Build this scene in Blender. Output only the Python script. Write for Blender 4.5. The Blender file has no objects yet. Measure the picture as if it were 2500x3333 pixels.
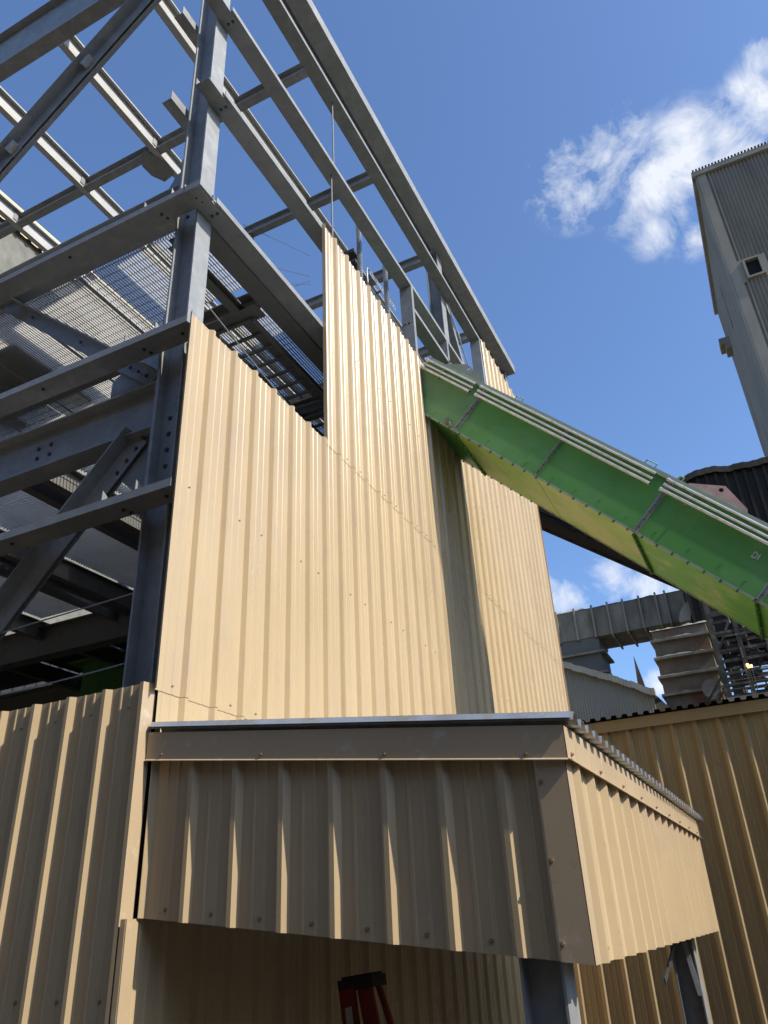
import bpy, math, random
from mathutils import Vector, Matrix
random.seed(7)
S = bpy.context.scene
COL = S.collection
V = Vector
R = math.radians

# ------------------------------------------------------------------ camera
PITCH, ROLL, YAW = 0.4911113, -0.05111254, 0.43456312
cam_d = bpy.data.cameras.new('camera'); cam = bpy.data.objects.new('camera', cam_d); COL.objects.link(cam)
cam.matrix_world = Matrix.Rotation(YAW, 4, 'Z') @ Matrix.Rotation(math.pi/2+PITCH, 4, 'X') @ Matrix.Rotation(ROLL, 4, 'Z')
cam_d.sensor_fit = 'VERTICAL'; cam_d.sensor_height = 24; cam_d.lens = 24*2517.1/3333
cam_d.clip_start = .05; cam_d.clip_end = 3000
S.camera = cam
S.render.resolution_x = 768; S.render.resolution_y = 1024

# ------------------------------------------------------------------ sun direction, sky, exposure
SUN = V((1, -.09, .90)).normalized()
ELEV = math.asin(SUN.z); ROT = math.atan2(SUN.x, SUN.y)
S.view_settings.view_transform = 'Standard'; S.view_settings.look = 'None'
S.view_settings.exposure = 0.70; S.view_settings.gamma = 1
ld = bpy.data.lights.new('sun', 'SUN'); ld.energy = 3.1; ld.angle = R(.5); ld.color = (1, .93, .80)
lo = bpy.data.objects.new('sun', ld); COL.objects.link(lo)
lo.rotation_euler = SUN.to_track_quat('Z', 'Y').to_euler(); lo.location = SUN*60

W = bpy.data.worlds.new('World'); S.world = W; W.use_nodes = True
nt = W.node_tree; N = nt.nodes; L = nt.links
for n in list(N): N.remove(n)
def node(t, **k):
    n = N.new(t)
    for a, b in k.items(): setattr(n, a, b)
    return n
out = node('ShaderNodeOutputWorld'); bg = node('ShaderNodeBackground')
sky = node('ShaderNodeTexSky', sky_type='NISHITA', sun_disc=False, sun_elevation=ELEV, sun_rotation=ROT,
           altitude=0, air_density=1.0, dust_density=1.3, ozone_density=4.0)
bg.inputs['Strength'].default_value = .14
tc = node('ShaderNodeTexCoord')
def vmath(op, a, b):
    n = node('ShaderNodeVectorMath', operation=op)
    L.new(a, n.inputs[0])
    if isinstance(b, tuple): n.inputs[1].default_value = b
    else: L.new(b, n.inputs[1])
    return n
def math_(op, a, b=None, clamp=False):
    n = node('ShaderNodeMath', operation=op, use_clamp=clamp)
    for i, q in enumerate((a, b)):
        if q is None: continue
        if isinstance(q, (int, float)): n.inputs[i].default_value = q
        else: L.new(q, n.inputs[i])
    return n.outputs[0]
# clouds: blobs round fixed sky directions, broken up by noise
CLOUDS = [(-0.0445, 0.6583, 0.7514, 0.0643, 1.0), (-0.0, 0.6541, 0.7564, 0.0707, 1), (0.0321, 0.6889, 0.7242, 0.0696, 1), (0.0285, 0.7179, 0.6955, 0.0457, 0.75), (0.0807, 0.6715, 0.7366, 0.0666, 1), (0.1216, 0.6691, 0.7331, 0.0567, 1), (0.1592, 0.6492, 0.7438, 0.0544, 1), (0.1716, 0.6218, 0.7641, 0.0358, 0.8), (0.0656, 0.7361, 0.6737, 0.0284, 0.5), (-0.0375, 0.6314, 0.7746, 0.0256, 0.65), (-0.1756, 0.9204, 0.3492, 0.0508, 0.56), (-0.1929, 0.9089, 0.3698, 0.0375, 0.4), (-0.1195, 0.9228, 0.3663, 0.0494, 0.64), (-0.0821, 0.936, 0.3422, 0.0522, 0.6), (-0.1158, 0.9116, 0.3944, 0.0317, 0.4), (-0.0974, 0.9664, 0.238, 0.0257, 0.9), (-0.3262, 0.6368, 0.6986, 0.0381, 0.35), (-0.3131, 0.6028, 0.7339, 0.0281, 0.3)]
acc = None
for (dx, dy, dz, r, w) in CLOUDS:
    d = vmath('DISTANCE', tc.outputs['Generated'], (dx, dy, dz)).outputs['Value']
    v = math_('SUBTRACT', 1.0, math_('DIVIDE', d, r), clamp=True)
    v = math_('MULTIPLY', v, w)
    acc = v if acc is None else math_('MAXIMUM', acc, v)
nz = node('ShaderNodeTexNoise'); nz.inputs['Scale'].default_value = 11; nz.inputs['Detail'].default_value = 9
nz.inputs['Roughness'].default_value = .64; nz.inputs['Distortion'].default_value = .5
L.new(tc.outputs['Generated'], nz.inputs['Vector'])
dens = math_('ADD', math_('MULTIPLY', acc, 1.15), math_('MULTIPLY', math_('SUBTRACT', nz.outputs['Fac'], .56), 3.8))
gate = math_('MULTIPLY', acc, 3.0, clamp=True)
dens = math_('MULTIPLY', math_('MULTIPLY', dens, 1.1, clamp=True), gate, clamp=True)
wisp = node('ShaderNodeTexNoise'); wisp.inputs['Scale'].default_value = 3.2; wisp.inputs['Detail'].default_value = 7
L.new(tc.outputs['Generated'], wisp.inputs['Vector'])
mix = node('ShaderNodeMix', data_type='RGBA')
L.new(math_('MULTIPLY', dens, .88), mix.inputs['Factor'])
tint = node('ShaderNodeMix', data_type='RGBA', blend_type='MULTIPLY'); tint.inputs['Factor'].default_value = 1
L.new(sky.outputs[0], tint.inputs['A']); tint.inputs['B'].default_value = (.80, .90, 1.02, 1)
L.new(tint.outputs['Result'], mix.inputs['A'])
mix.inputs['B'].default_value = (4.3, 4.45, 4.7, 1)
L.new(mix.outputs['Result'], bg.inputs['Color']); L.new(bg.outputs[0], out.inputs[0])

# ------------------------------------------------------------------ materials
def mat(name, col, rough=.6, metal=0., noise=0., nscale=4., dirt=None, dirt_amt=.5, dirt_scale=1.5, bump=0., bscale=40., spec=.5, stretch=(1,1,1), speck=None, vary=0.):
    m = bpy.data.materials.new(name); m.use_nodes = True
    t = m.node_tree; P = t.nodes['Principled BSDF']
    P.inputs['Roughness'].default_value = rough; P.inputs['Metallic'].default_value = metal
    P.inputs['Specular IOR Level'].default_value = spec
    P.inputs['Base Color'].default_value = (*col, 1)
    tcn = t.nodes.new('ShaderNodeTexCoord'); mp = t.nodes.new('ShaderNodeMapping')
    mp.inputs['Scale'].default_value = stretch
    geo = t.nodes.new('ShaderNodeNewGeometry'); t.links.new(geo.outputs['Position'], mp.inputs['Vector'])
    src = None
    if noise:
        n1 = t.nodes.new('ShaderNodeTexNoise'); n1.inputs['Scale'].default_value = nscale; n1.inputs['Detail'].default_value = 6
        t.links.new(mp.outputs[0], n1.inputs['Vector'])
        r1 = t.nodes.new('ShaderNodeValToRGB')
        r1.color_ramp.elements[0].position = .3; r1.color_ramp.elements[1].position = .7
        r1.color_ramp.elements[0].color = tuple(c*(1-noise) for c in col)+(1,)
        r1.color_ramp.elements[1].color = tuple(min(1, c*(1+noise)) for c in col)+(1,)
        t.links.new(n1.outputs['Fac'], r1.inputs[0]); src = r1.outputs[0]
        rr = t.nodes.new('ShaderNodeMapRange'); rr.inputs['To Min'].default_value = max(.05, rough-.05); rr.inputs['To Max'].default_value = min(1, rough+.07)
        t.links.new(n1.outputs['Fac'], rr.inputs['Value']); t.links.new(rr.outputs[0], P.inputs['Roughness'])
    if dirt:
        n2 = t.nodes.new('ShaderNodeTexNoise'); n2.inputs['Scale'].default_value = dirt_scale; n2.inputs['Detail'].default_value = 8; n2.inputs['Roughness'].default_value = .65
        t.links.new(mp.outputs[0], n2.inputs['Vector'])
        r2 = t.nodes.new('ShaderNodeValToRGB'); r2.color_ramp.elements[0].position = .62-dirt_amt*.35; r2.color_ramp.elements[1].position = .74-dirt_amt*.25
        t.links.new(n2.outputs['Fac'], r2.inputs[0])
        mx = t.nodes.new('ShaderNodeMix'); mx.data_type = 'RGBA'
        t.links.new(r2.outputs[0], mx.inputs['Factor'])
        if src: t.links.new(src, mx.inputs['A'])
        else: mx.inputs['A'].default_value = (*col, 1)
        mx.inputs['B'].default_value = (*dirt, 1); src = mx.outputs['Result']
    if speck:                         # sparse stains: (colour, scale, threshold, strength)
        n4 = t.nodes.new('ShaderNodeTexNoise'); n4.inputs['Scale'].default_value = speck[1]; n4.inputs['Detail'].default_value = 5; n4.inputs['Roughness'].default_value = .7; n4.inputs['Distortion'].default_value = 1.2
        t.links.new(geo.outputs['Position'], n4.inputs['Vector'])
        r4 = t.nodes.new('ShaderNodeMapRange'); r4.inputs['From Min'].default_value = speck[2]; r4.inputs['From Max'].default_value = speck[2]+.06; r4.inputs['To Max'].default_value = speck[3]
        t.links.new(n4.outputs['Fac'], r4.inputs['Value'])
        m4 = t.nodes.new('ShaderNodeMix'); m4.data_type = 'RGBA'; t.links.new(r4.outputs[0], m4.inputs['Factor'])
        if src: t.links.new(src, m4.inputs['A'])
        else: m4.inputs['A'].default_value = (*col, 1)
        m4.inputs['B'].default_value = (*speck[0], 1); src = m4.outputs['Result']
    if vary and src:
        oi = t.nodes.new('ShaderNodeObjectInfo'); mr = t.nodes.new('ShaderNodeMapRange'); mr.inputs['To Min'].default_value = 1-vary; mr.inputs['To Max'].default_value = 1+vary
        t.links.new(oi.outputs['Random'], mr.inputs['Value']); hs = t.nodes.new('ShaderNodeHueSaturation')
        t.links.new(mr.outputs[0], hs.inputs['Value']); t.links.new(src, hs.inputs['Color']); src = hs.outputs[0]
    if src: t.links.new(src, P.inputs['Base Color'])
    if bump:
        n3 = t.nodes.new('ShaderNodeTexNoise'); n3.inputs['Scale'].default_value = bscale; n3.inputs['Detail'].default_value = 4
        t.links.new(mp.outputs[0], n3.inputs['Vector'])
        b = t.nodes.new('ShaderNodeBump'); b.inputs['Strength'].default_value = bump; b.inputs['Distance'].default_value = .01
        t.links.new(n3.outputs['Fac'], b.inputs['Height']); t.links.new(b.outputs[0], P.inputs['Normal'])
    return m
TAN = mat('tan_painted_sheet', (.515, .388, .228), .28, 0, .05, 2.2, bump=.06, bscale=22, dirt=(.48,.36,.23), dirt_amt=.25, dirt_scale=5, spec=.45, stretch=(1,1,.45), speck=((.30,.21,.12), 2.2, .70, .35), vary=.035)
TAN2 = mat('tan_painted_flashing', (.50, .375, .235), .38, 0, .05, 1.6, dirt=(.60,.49,.35), dirt_amt=.14, dirt_scale=7, speck=((.28,.20,.12), 5, .68, .5))
TANSHADE = mat('tan_sheet_shade_dark', (.37, .27, .145), .40, 0, .06, 1.4, dirt=(.32,.235,.13), dirt_amt=.3, dirt_scale=3, stretch=(1,1,.3), speck=((.22,.15,.08), 2.5, .66, .5), vary=.05)  # wall tan darkened: shade of the enclosed annex put into the colour
GALV = mat('galvanised_steel', (.275, .28, .278), .52, .12, .08, 14., dirt=(.34,.34,.33), dirt_amt=.4, dirt_scale=5, bump=.03, bscale=60, speck=((.17,.14,.11), 6, .68, .55), vary=.12)
GALVD = mat('galvanised_steel_weathered', (.20, .20, .19), .6, .15, .16, 4., dirt=(.17,.165,.15), dirt_amt=.4, dirt_scale=4)
GRATE2 = mat('grating_light_raised', (.74, .72, .66), .7, 0, .1, 3)  # grating steel lightened to paint in light on the lower floor
GRATE = mat('galvanised_grating', (.42, .41, .385), .55, .2, .08, 3)
BLOCKW = mat('tan_blocker_wall', (.24, .18, .11), .8, 0, .1, .5)  # warm colour for the added block, tints the light it bounces
PURL = mat('sunlit_galvanised_purlin', (.50, .485, .45), .5, .1, .08, 3)  # galvanised steel made paler, painting in sunlight on the purlins
DECK = mat('galvanised_roof_deck', (.46, .49, .51), .38, .45, .12, 6, dirt=(.42,.38,.30), dirt_amt=.35, dirt_scale=8)
DARKST = mat('dark_steel', (.055, .058, .06), .6, .2, .2, 4)
BOLT = mat('bolt_steel', (.10, .105, .11), .45, .5)
SCREW = mat('screw_head', (.30, .20, .12), .5, .1)
BLACK = mat('flat_black', (.006, .006, .006), .9)  # flat black; also paints shade in the corner recess and openings
INTW = mat('interior_shade_sheet', (.035, .037, .04), .7, .1, .2, 2, stretch=(1,1,.2))  # interior shade put into the colour, darker than real liner steel
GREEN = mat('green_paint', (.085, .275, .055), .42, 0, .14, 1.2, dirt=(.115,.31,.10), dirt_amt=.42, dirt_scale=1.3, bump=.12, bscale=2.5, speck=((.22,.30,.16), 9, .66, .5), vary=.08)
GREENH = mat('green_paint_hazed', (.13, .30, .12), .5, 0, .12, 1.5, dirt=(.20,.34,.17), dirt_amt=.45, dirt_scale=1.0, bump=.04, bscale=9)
GREENU2 = mat('green_paint_streaked_bounce', (.16, .43, .055), .5, 0, .15, 1.6, dirt=(.46, .52, .20), dirt_amt=.3, dirt_scale=1.6, bump=.05, bscale=8, speck=((.07,.10,.02), 3.5, .67, .5))  # streaked green with bounce light painted in; dark smudges are stains
GREENU = mat('green_paint_bounce', (.27, .50, .085), .55, 0, .15, 1.6, dirt=(.48, .56, .20), dirt_amt=.6, dirt_scale=1.1, bump=.05, bscale=8, speck=((.07,.09,.02), 3.0, .64, .7))  # underside green yellowed and lightened as painted bounce light; dark smudges are stains
RIM = mat('pale_green_rim', (.30, .40, .28), .45, .1, .15, 6, dirt=(.36,.36,.30), dirt_amt=.4, dirt_scale=10)
PIPE = mat('conduit_steel', (.74, .73, .70), .3, .6, .12, 8, dirt=(.55,.49,.38), dirt_amt=.25, dirt_scale=12)
LUG1 = mat('primer_grey_plate', (.30, .29, .26), .6, 0, .1, 5)
LUG2 = mat('faded_pink_plate', (.60, .33, .33), .7, 0, .18, 5, dirt=(.62,.48,.44), dirt_amt=.5, dirt_scale=4)
WHITE = mat('white_stencil_paint', (.62, .66, .62), .7)
RED = mat('red_fibreglass', (.22, .010, .010), .45, 0, .1, 4)
CAPB = mat('black_plastic', (.012, .012, .012), .6, 0, .3, 20)
LABEL = mat('grey_sticker', (.45, .45, .43), .7)
TOWER = mat('dusty_grey_sheet', (.26, .235, .19), .8, 0, .15, .5, spec=.15, dirt=(.29,.265,.215), dirt_amt=.5, dirt_scale=.6, stretch=(1,1,.35))
DUST = mat('caked_dust', (.30, .285, .24), .9, 0, .2, 1.0, bump=.6, bscale=3)
GALLERY = mat('black_brown_sheet', (.034, .030, .026), .9, 0, .25, 1.2, spec=.1, stretch=(1,1,.3))
DUCTM = mat('dusty_duct_steel', (.17, .15, .115), .8, 0, .3, 1.0, spec=.15, dirt=(.27,.24,.19), dirt_amt=.45, dirt_scale=.8, stretch=(1,1,.4))
RUST = mat('rusty_duct_steel', (.18, .15, .105), .85, 0, .25, .8, spec=.15, dirt=(.16,.075,.038), dirt_amt=.42, dirt_scale=.5)
DUCTB = mat('blue_grey_duct_steel', (.095, .095, .085), .75, 0, .2, .6)
RACKM = mat('dusty_rack_steel', (.06, .053, .042), .85, 0, .35, 2, dirt=(.22,.19,.14), dirt_amt=.25, dirt_scale=2)
GABLE = mat('grey_corrugated_sheet', (.29, .26, .19), .85, 0, .15, .6, spec=.15, dirt=(.28,.27,.23), dirt_amt=.35, dirt_scale=.35)
CREAM = mat('cream_ribbed_sheet', (.70, .58, .34), .6, 0, .08, .5)
GREYW = mat('grey_shingle_wall', (.20, .195, .165), .85, 0, .2, 3, bump=.5, bscale=12)
DARKGND = mat('dark_bounce_patch', (.028, .026, .023), .95, 0, .25, 1.5)  # dark colour for the added ground patch that cuts bounce light
GROUND = mat('gravel_ground', (.18, .142, .092), .95, 0, .25, .8, bump=.5, bscale=20)
CABLE = mat('steel_cable', (.34, .34, .33), .5, .3)

# ------------------------------------------------------------------ mesh helpers
class M:
    def __init__(s): s.v = []; s.f = []; s.m = []; s.mi = 0
    def face(s, pts):
        b = len(s.v); s.v += [tuple(p) for p in pts]; s.f.append(list(range(b, b+len(pts)))); s.m.append(s.mi)
    def box(s, x0, x1, y0, y1, z0, z1):
        s.obox(V(((x0+x1)/2, (y0+y1)/2, (z0+z1)/2)), V((abs(x1-x0)/2, 0, 0)), V((0, abs(y1-y0)/2, 0)), V((0, 0, abs(z1-z0)/2)))
    def obox(s, c, a, b, d):
        q = len(s.v)
        for k in (-1, 1):
            for j in (-1, 1):
                for i in (-1, 1): s.v.append(tuple(c+a*i+b*j+d*k))
        for f in ((0,2,3,1),(4,5,7,6),(0,1,5,4),(2,6,7,3),(0,4,6,2),(1,3,7,5)):
            s.f.append([q+i for i in f]); s.m.append(s.mi)
    def bar(s, p, q, a, wa, wb):      # rectangular bar p->q, cross axis a half width wa, other half width wb
        p, q = V(p), V(q); d = (q-p); l = d.length; d.normalize(); a = V(a); a = (a-d*a.dot(d)).normalized(); b = d.cross(a)
        s.obox((p+q)/2, d*l/2, a*wa, b*wb)
    def sweep(s, prof, p, q, a, b):   # closed profile of (u,w) along a,b from p to q
        p, q, a, b = V(p), V(q), V(a), V(b); n = len(prof); o = len(s.v)
        for c in (p, q):
            for (u, w) in prof: s.v.append(tuple(c+a*u+b*w))
        flip = (q-p).dot(a.cross(b)) < 0
        for i in range(n):
            j = (i+1) % n
            f = [o+i, o+j, o+n+j, o+n+i]; s.f.append(f[::-1] if flip else f); s.m.append(s.mi)
        f1, f2 = list(range(o+n-1, o-1, -1)), list(range(o+n, o+2*n))
        s.f += [f1[::-1], f2[::-1]] if flip else [f1, f2]; s.m += [s.mi]*2
    def tube(s, p, q, r, n=8, r2=None):
        p, q = V(p), V(q); d = (q-p).normalized(); a = d.orthogonal().normalized(); b = d.cross(a); o = len(s.v); r2 = r if r2 is None else r2
        for c, rr in ((p, r), (q, r2)):
            for i in range(n):
                t = 2*math.pi*i/n; s.v.append(tuple(c+a*rr*math.cos(t)+b*rr*math.sin(t)))
        for i in range(n):
            j = (i+1) % n; s.f.append([o+i, o+j, o+n+j, o+n+i]); s.m.append(s.mi)
        s.f.append(list(range(o+n-1, o-1, -1))); s.f.append(list(range(o+n, o+2*n))); s.m += [s.mi]*2
    def path(s, pts, r, n=6):
        for a, b in zip(pts[:-1], pts[1:]): s.tube(a, b, r, n)
    def bolt(s, p, nrm, r=.016, h=.014):
        p, nrm = V(p), V(nrm).normalized(); s.tube(p, p+nrm*.003, r*1.35, 10); s.tube(p+nrm*.003, p+nrm*h, r, 6)
    def plate(s, pts, off):           # flat polygon given thickness vector off
        off = V(off); pts = [V(p) for p in pts]; n = len(pts); o = len(s.v)
        s.v += [tuple(p) for p in pts]+[tuple(p+off) for p in pts]
        s.f.append(list(range(o+n-1, o-1, -1))); s.f.append(list(range(o+n, o+2*n))); s.m += [s.mi]*2
        for i in range(n):
            j = (i+1) % n; s.f.append([o+i, o+j, o+n+j, o+n+i]); s.m.append(s.mi)

ORG = {}
BM = {}
def bolts(m_, mt, par):
    for (p, nrm, r, h) in m_.bl:
        key = (tuple(nrm), r, h)
        if key not in BM:
            q = M(); q.bolt((0,0,0), nrm, r, h); me = bpy.data.meshes.new('bolt'); me.from_pydata(q.v, [], q.f); me.update(); me.materials.append(mt); BM[key] = me
        o = bpy.data.objects.new('bolt', BM[key]); COL.objects.link(o); o.parent = par; o.location = V(p)-ORG[par.name]
class BL:
    def __init__(s): s.bl = []
    def bolt(s, p, nrm, r=.016, h=.014): s.bl.append((p, nrm, r, h))
def obj(name, m, mats, parent=None, smooth=False, **tags):
    me = bpy.data.meshes.new(name)
    xs = [[v[i] for v in m.v] for i in range(3)]
    c = V([(min(x)+max(x))/2 for x in xs])
    me.from_pydata([tuple(V(v)-c) for v in m.v], [], m.f); me.update()
    if not isinstance(mats, (list, tuple)): mats = [mats]
    for q in mats: me.materials.append(q)
    for i, p in enumerate(me.polygons):
        p.material_index = min(m.m[i], len(mats)-1)
        if smooth: p.use_smooth = True
    o = bpy.data.objects.new(name, me); COL.objects.link(o)
    ORG[o.name] = c
    if parent: o.parent = parent; o.location = c-ORG[parent.name]
    else: o.location = c
    for k, v in tags.items(): o[k] = v
    return o
def thing(name, label, cat, loc=(0,0,0), group=None):
    o = bpy.data.objects.new(name, None); COL.objects.link(o); o.location = loc; ORG[o.name] = V(loc)
    o['label'] = label; o['category'] = cat
    if group: o['group'] = group
    return o

X, Y, Z = V((1,0,0)), V((0,1,0)), V((0,0,1))
def isec(d, w, tf=.013, tw=.009):     # I profile: u = across flange, w = along depth
    a, b, h = w/2, tw/2, d/2
    return [(-a,-h),(a,-h),(a,-h+tf),(b,-h+tf),(b,h-tf),(a,h-tf),(a,h),(-a,h),(-a,h-tf),(-b,h-tf),(-b,-h+tf),(-a,-h+tf)]
def chan(w, f, t=.007, lip=.0):       # channel: web along u (0..w) at w=0, flanges up f
    return [(0,0),(w,0),(w,f),(w-t,f),(w-t,t),(t,t),(t,f),(0,f)]

# ribbed cladding sheet: u = run direction, n = outward
def prof_pts(s0, s1, phase, pitch=.305, h=.034, fl=.028, top=.027, minor=.0048, tf=None):
    """list of (s,d). rib top starts at phase+k*pitch"""
    def d(s):
        r = (s-phase) % pitch
        if r > pitch/2+top: r -= pitch
        if -fl <= r < 0: return h*(1+r/fl)
        if 0 <= r <= top: return h
        if top < r <= top+fl: return h*(1-(r-top)/fl)
        return 0
    br = set([s0, s1])
    k0 = int(math.floor((s0-phase)/pitch))-1; k1 = int(math.ceil((s1-phase)/pitch))+1
    mins = []
    for k in range(k0, k1+1):
        b = phase+k*pitch
        for q in (-fl, 0, top, top+fl): br.add(round(b+q, 6))
        if minor:
            a0 = b+top+fl; gap = pitch-top-2*fl
            for c in (a0+gap*.33, a0+gap*.68):
                mins.append(c)
                for q in (-.013, -.006, .006, .013): br.add(round(c+q, 6))
    res = []
    for s in sorted(br):
        if s < s0-1e-6 or s > s1+1e-6: continue
        v = d(s)
        for c in mins:
            e = abs(s-c)
            if e < .0131: v += minor*(1 if e <= .0061 else max(0, (.013-e)/.007))
        res.append((s, v))
    return res
def sheet(m, o, u, n, s0, s1, phase, zb, zt, off=0., **k):
    """zb,zt: number or function of s. o: origin, vertical sheet; ribs run along z"""
    o, u, n = V(o), V(u), V(n)
    fb = zb if callable(zb) else (lambda s: zb); ft = zt if callable(zt) else (lambda s: zt)
    pts = prof_pts(s0, s1, phase, **k); b = len(m.v); c = len(pts)
    for (s, d) in pts:
        p = o+u*s+n*(d+off); m.v.append((p.x, p.y, fb(s)))
    for (s, d) in pts:
        p = o+u*s+n*(d+off); m.v.append((p.x, p.y, ft(s)))
    flip = u.cross(Z).dot(n) < 0
    for i in range(c-1):
        f = [b+i, b+i+1, b+c+i+1, b+c+i]; m.f.append(f[::-1] if flip else f); m.m.append(m.mi)
def screws(m, o, u, n, ss, z, off=.0, r=.008):
    o, u, n = V(o), V(u), V(n); k = m.mi; m.mi = 1
    for s in ss:
        p = o+u*s+n*(off+.001); zz = z(s) if callable(z) else z
        p = V((p.x, p.y, zz)); m.tube(p, p+n*.003, r*1.3, 8); m.tube(p+n*.003, p+n*.009, r*.75, 6)
    m.mi = k
def ridge(p, q, back, h0, h1, step=.12):     # lumpy continuous layer of dust along an edge
    p, q, back = V(p), V(q), V(back); m = M(); n = max(6, int((q-p).length/step)); hs = []; h = (h0+h1)/2
    for i in range(n+1): h = min(h1, max(h0, h+random.uniform(-1, 1)*(h1-h0)*.35)); hs.append(h)
    for i in range(n):
        a, b = p.lerp(q, i/n), p.lerp(q, (i+1)/n); ha, hb = Z*hs[i], Z*hs[i+1]
        m.face([a, b, b+hb*.7+back*.12, a+ha*.7+back*.12]); m.face([a+ha*.7+back*.12, b+hb*.7+back*.12, b+hb+back*.4, a+ha+back*.4]); m.face([a+ha+back*.4, b+hb+back*.4, b+back, a+back])
    return m
G0 = -1.9

# ================================================================== SETTING
g = M(); g.face([(-900,-900,G0),(900,-900,G0),(900,900,G0),(-900,900,G0)])
obj('ground', g, GROUND, kind='structure')
g = M(); g.face([(-7,-11.5,G0+.004),(15.5,-11.5,G0+.004),(15.5,11.6,G0+.004),(-3.3,11.6,G0+.004),(-3.3,3.7,G0+.004),(-7,3.7,G0+.004)])
obj('path', g, DARKGND, kind='structure')  # unseen dark ground patch, added to cut bounce light under the canopy

PB = thing('skylight_blocker', 'big plain tan block added unseen behind the camera to cut skylight', 'building', (0, -14, G0))
m = M(); m.box(-45, 40, -30, -12, G0, 14); obj('wall', m, BLOCKW, PB)  # added block out of view, dims skylight on the shaded faces
m = M(); m.box(-45.5, 40.5, -30.5, -11.6, 14.002, 14.4); obj('roof', m, DARKST, PB)
EB = thing('low_sky_blocker', 'low dark block added unseen on the right to cut low sky and bounce light', 'building', (18, 0, G0))
m = M(); m.box(16, 26, -11, 9, G0, 3.6); obj('wall', m, GALLERY, EB)  # added block out of view, hides low sky and sunlit ground
m = M(); m.box(15.8, 26.2, -11.2, 9.2, 3.602, 3.8); obj('roof', m, DARKST, EB)
# ================================================================== BUILDING FRAME
F = thing('steel_frame', 'tall open galvanised steel frame with girts, purlins and braces against the sky', 'steel frame', (-3.6, 3.9, G0))
def column(x0, x1, y0, y1, z0, z1, bolts=()):
    m = M(); m.sweep(isec(x1-x0, y1-y0, .016, .011), ((x0+x1)/2, (y0+y1)/2, z0), ((x0+x1)/2, (y0+y1)/2, z1), Y, X)
    return obj('column', m, GALV, F)
c1 = column(-3.75, -3.5, 3.81, 4.01, G0, 12.1)
m = BL()
for z in (3.02, 3.17, 3.32, 3.47, 3.62, 3.77):
    m.bolt((-3.66, 3.905, z-.1), (0,-1,0))
for z in (3.72, 3.85, 3.98, 4.1): m.bolt((-3.585, 3.905, z), (0,-1,0))
for z in (6.0, 6.12, 6.24, 6.36): m.bolt((-3.7, 3.905, z), (0,-1,0))
bolts(m, BOLT, c1)
m = M(); m.box(-3.775, -3.752, 3.82, 4.0, 2.75, 4.75); e1 = obj('end_plate', m, GALV, F)
m = BL()
for k in range(11): m.bolt((-3.778, 3.86, 2.85+k*.18), (-1,0,0), .015)
bolts(m, BOLT, e1)
m = M(); m.box(-3.775, -3.752, 3.82, 4.0, 5.9, 6.75); obj('end_plate', m, GALV, F)
column(-3.75, -3.5, 10.62, 10.84, G0, 11.95)
column(-3.75, -3.5, 14.86, 15.06, G0, 11.95)
column(-10.9, -10.65, 3.81, 4.01, G0, 12.1)
column(-10.9, -10.65, 10.62, 10.84, G0, 11.9)

# girts along the long (sunlit) wall: web flat, flanges up
def girt_a(z, y0, y1, clip=True):
    m = M(); m.sweep(chan(.2, .068), (-3.502, y0, z), (-3.502, y1, z), X, Z)
    o = obj('girt', m, GALV, F)
    if clip:
        c = M(); c.box(-3.496, -3.33, 3.6, 3.98, z-.012, z-.002); c.box(-3.496, -3.488, 3.6, 3.98, z-.002, z+.10)
        obj('clip', c, GALV, o)
        b = BL()
        for (x, y) in ((-3.43, y0+.1), (-3.37, y0+.1)): b.bolt((x, y, z-.014), (0,0,-1), .013)
        bolts(b, BOLT, o)
    return o
for z, y1 in ((1.32, 15.05), (2.8, 15.05), (4.32, 15.05)): girt_a(z, 3.83, y1, False)
girt_a(5.9, 3.83, 8.55); girt_a(7.46, 3.83, 8.55); girt_a(8.96, 3.83, 15.05); girt_a(10.6, 3.83, 15.08)
# far-side bolts on the upper girts
# girts across the near wall
def girt_b(z, x1=-3.31):
    m = M(); m.sweep(chan(.2, .066), (-11, 3.8, z), (x1, 3.8, z), -Y, Z)
    o = obj('girt', m, GALV, F)
    b = BL()
    for (x, y) in ((-3.43, 3.70), (-3.41, 3.76), (-3.83, 3.70), (-3.81, 3.76), (-4.95, 3.68)): b.bolt((x, y, z-.001), (0,0,-1), .012)
    bolts(b, BOLT, o)
    for x in (-3.66, -3.98):
        t = M(); t.plate([(x, 3.615, z+.01), (x, 3.80, z+.01), (x, 3.80, z+.05), (x, 3.615, z+.16)], (.008, 0, 0))
        obj('clip', t, GALV, o)
girt_b(1.2, -3.42)
for z in (2.79, 4.3, 5.9): girt_b(z)
# stub clip angles waiting for the next girts
for z in (7.46, 8.96, 10.5):
    m = M(); m.box(-3.92, -3.80, 3.60, 3.98, z, z+.008); m.box(-3.81, -3.802, 3.60, 3.98, z+.008, z+.13)
    o = obj('clip_angle', m, GALV, F)
# edge beams of the near wall
def beam(name, p, q, d, w, up=Z, mt=GALV, tf=.015, tw=.010, parent=F):
    p, q, up = V(p), V(q), V(up); a = (q-p).normalized().cross(up).normalized()
    m = M(); m.sweep(isec(d, w, tf, tw), p, q, a, up); return obj(name, m, mt, parent)
mb = beam('floor_beam', (-11, 3.95, 3.84), (-3.776, 3.95, 3.84), .46, .20)
b = BL()
for x, z in ((-4.03,3.66),(-4.14,3.66),(-4.25,3.66),(-5.05,3.90),(-5.05,3.80),(-5.20,3.90),(-5.20,3.80),(-6.6,3.9)): b.bolt((x, 3.944, z), (0,-1,0), .016)
bolts(b, BOLT, mb)
beam('floor_beam', (-11, 3.92, 6.24), (-3.776, 3.92, 6.24), .42, .16)
beam('roof_beam', (-11, 3.88, 11.47), (-3.77, 3.88, 11.47), .94, .19)
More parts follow.
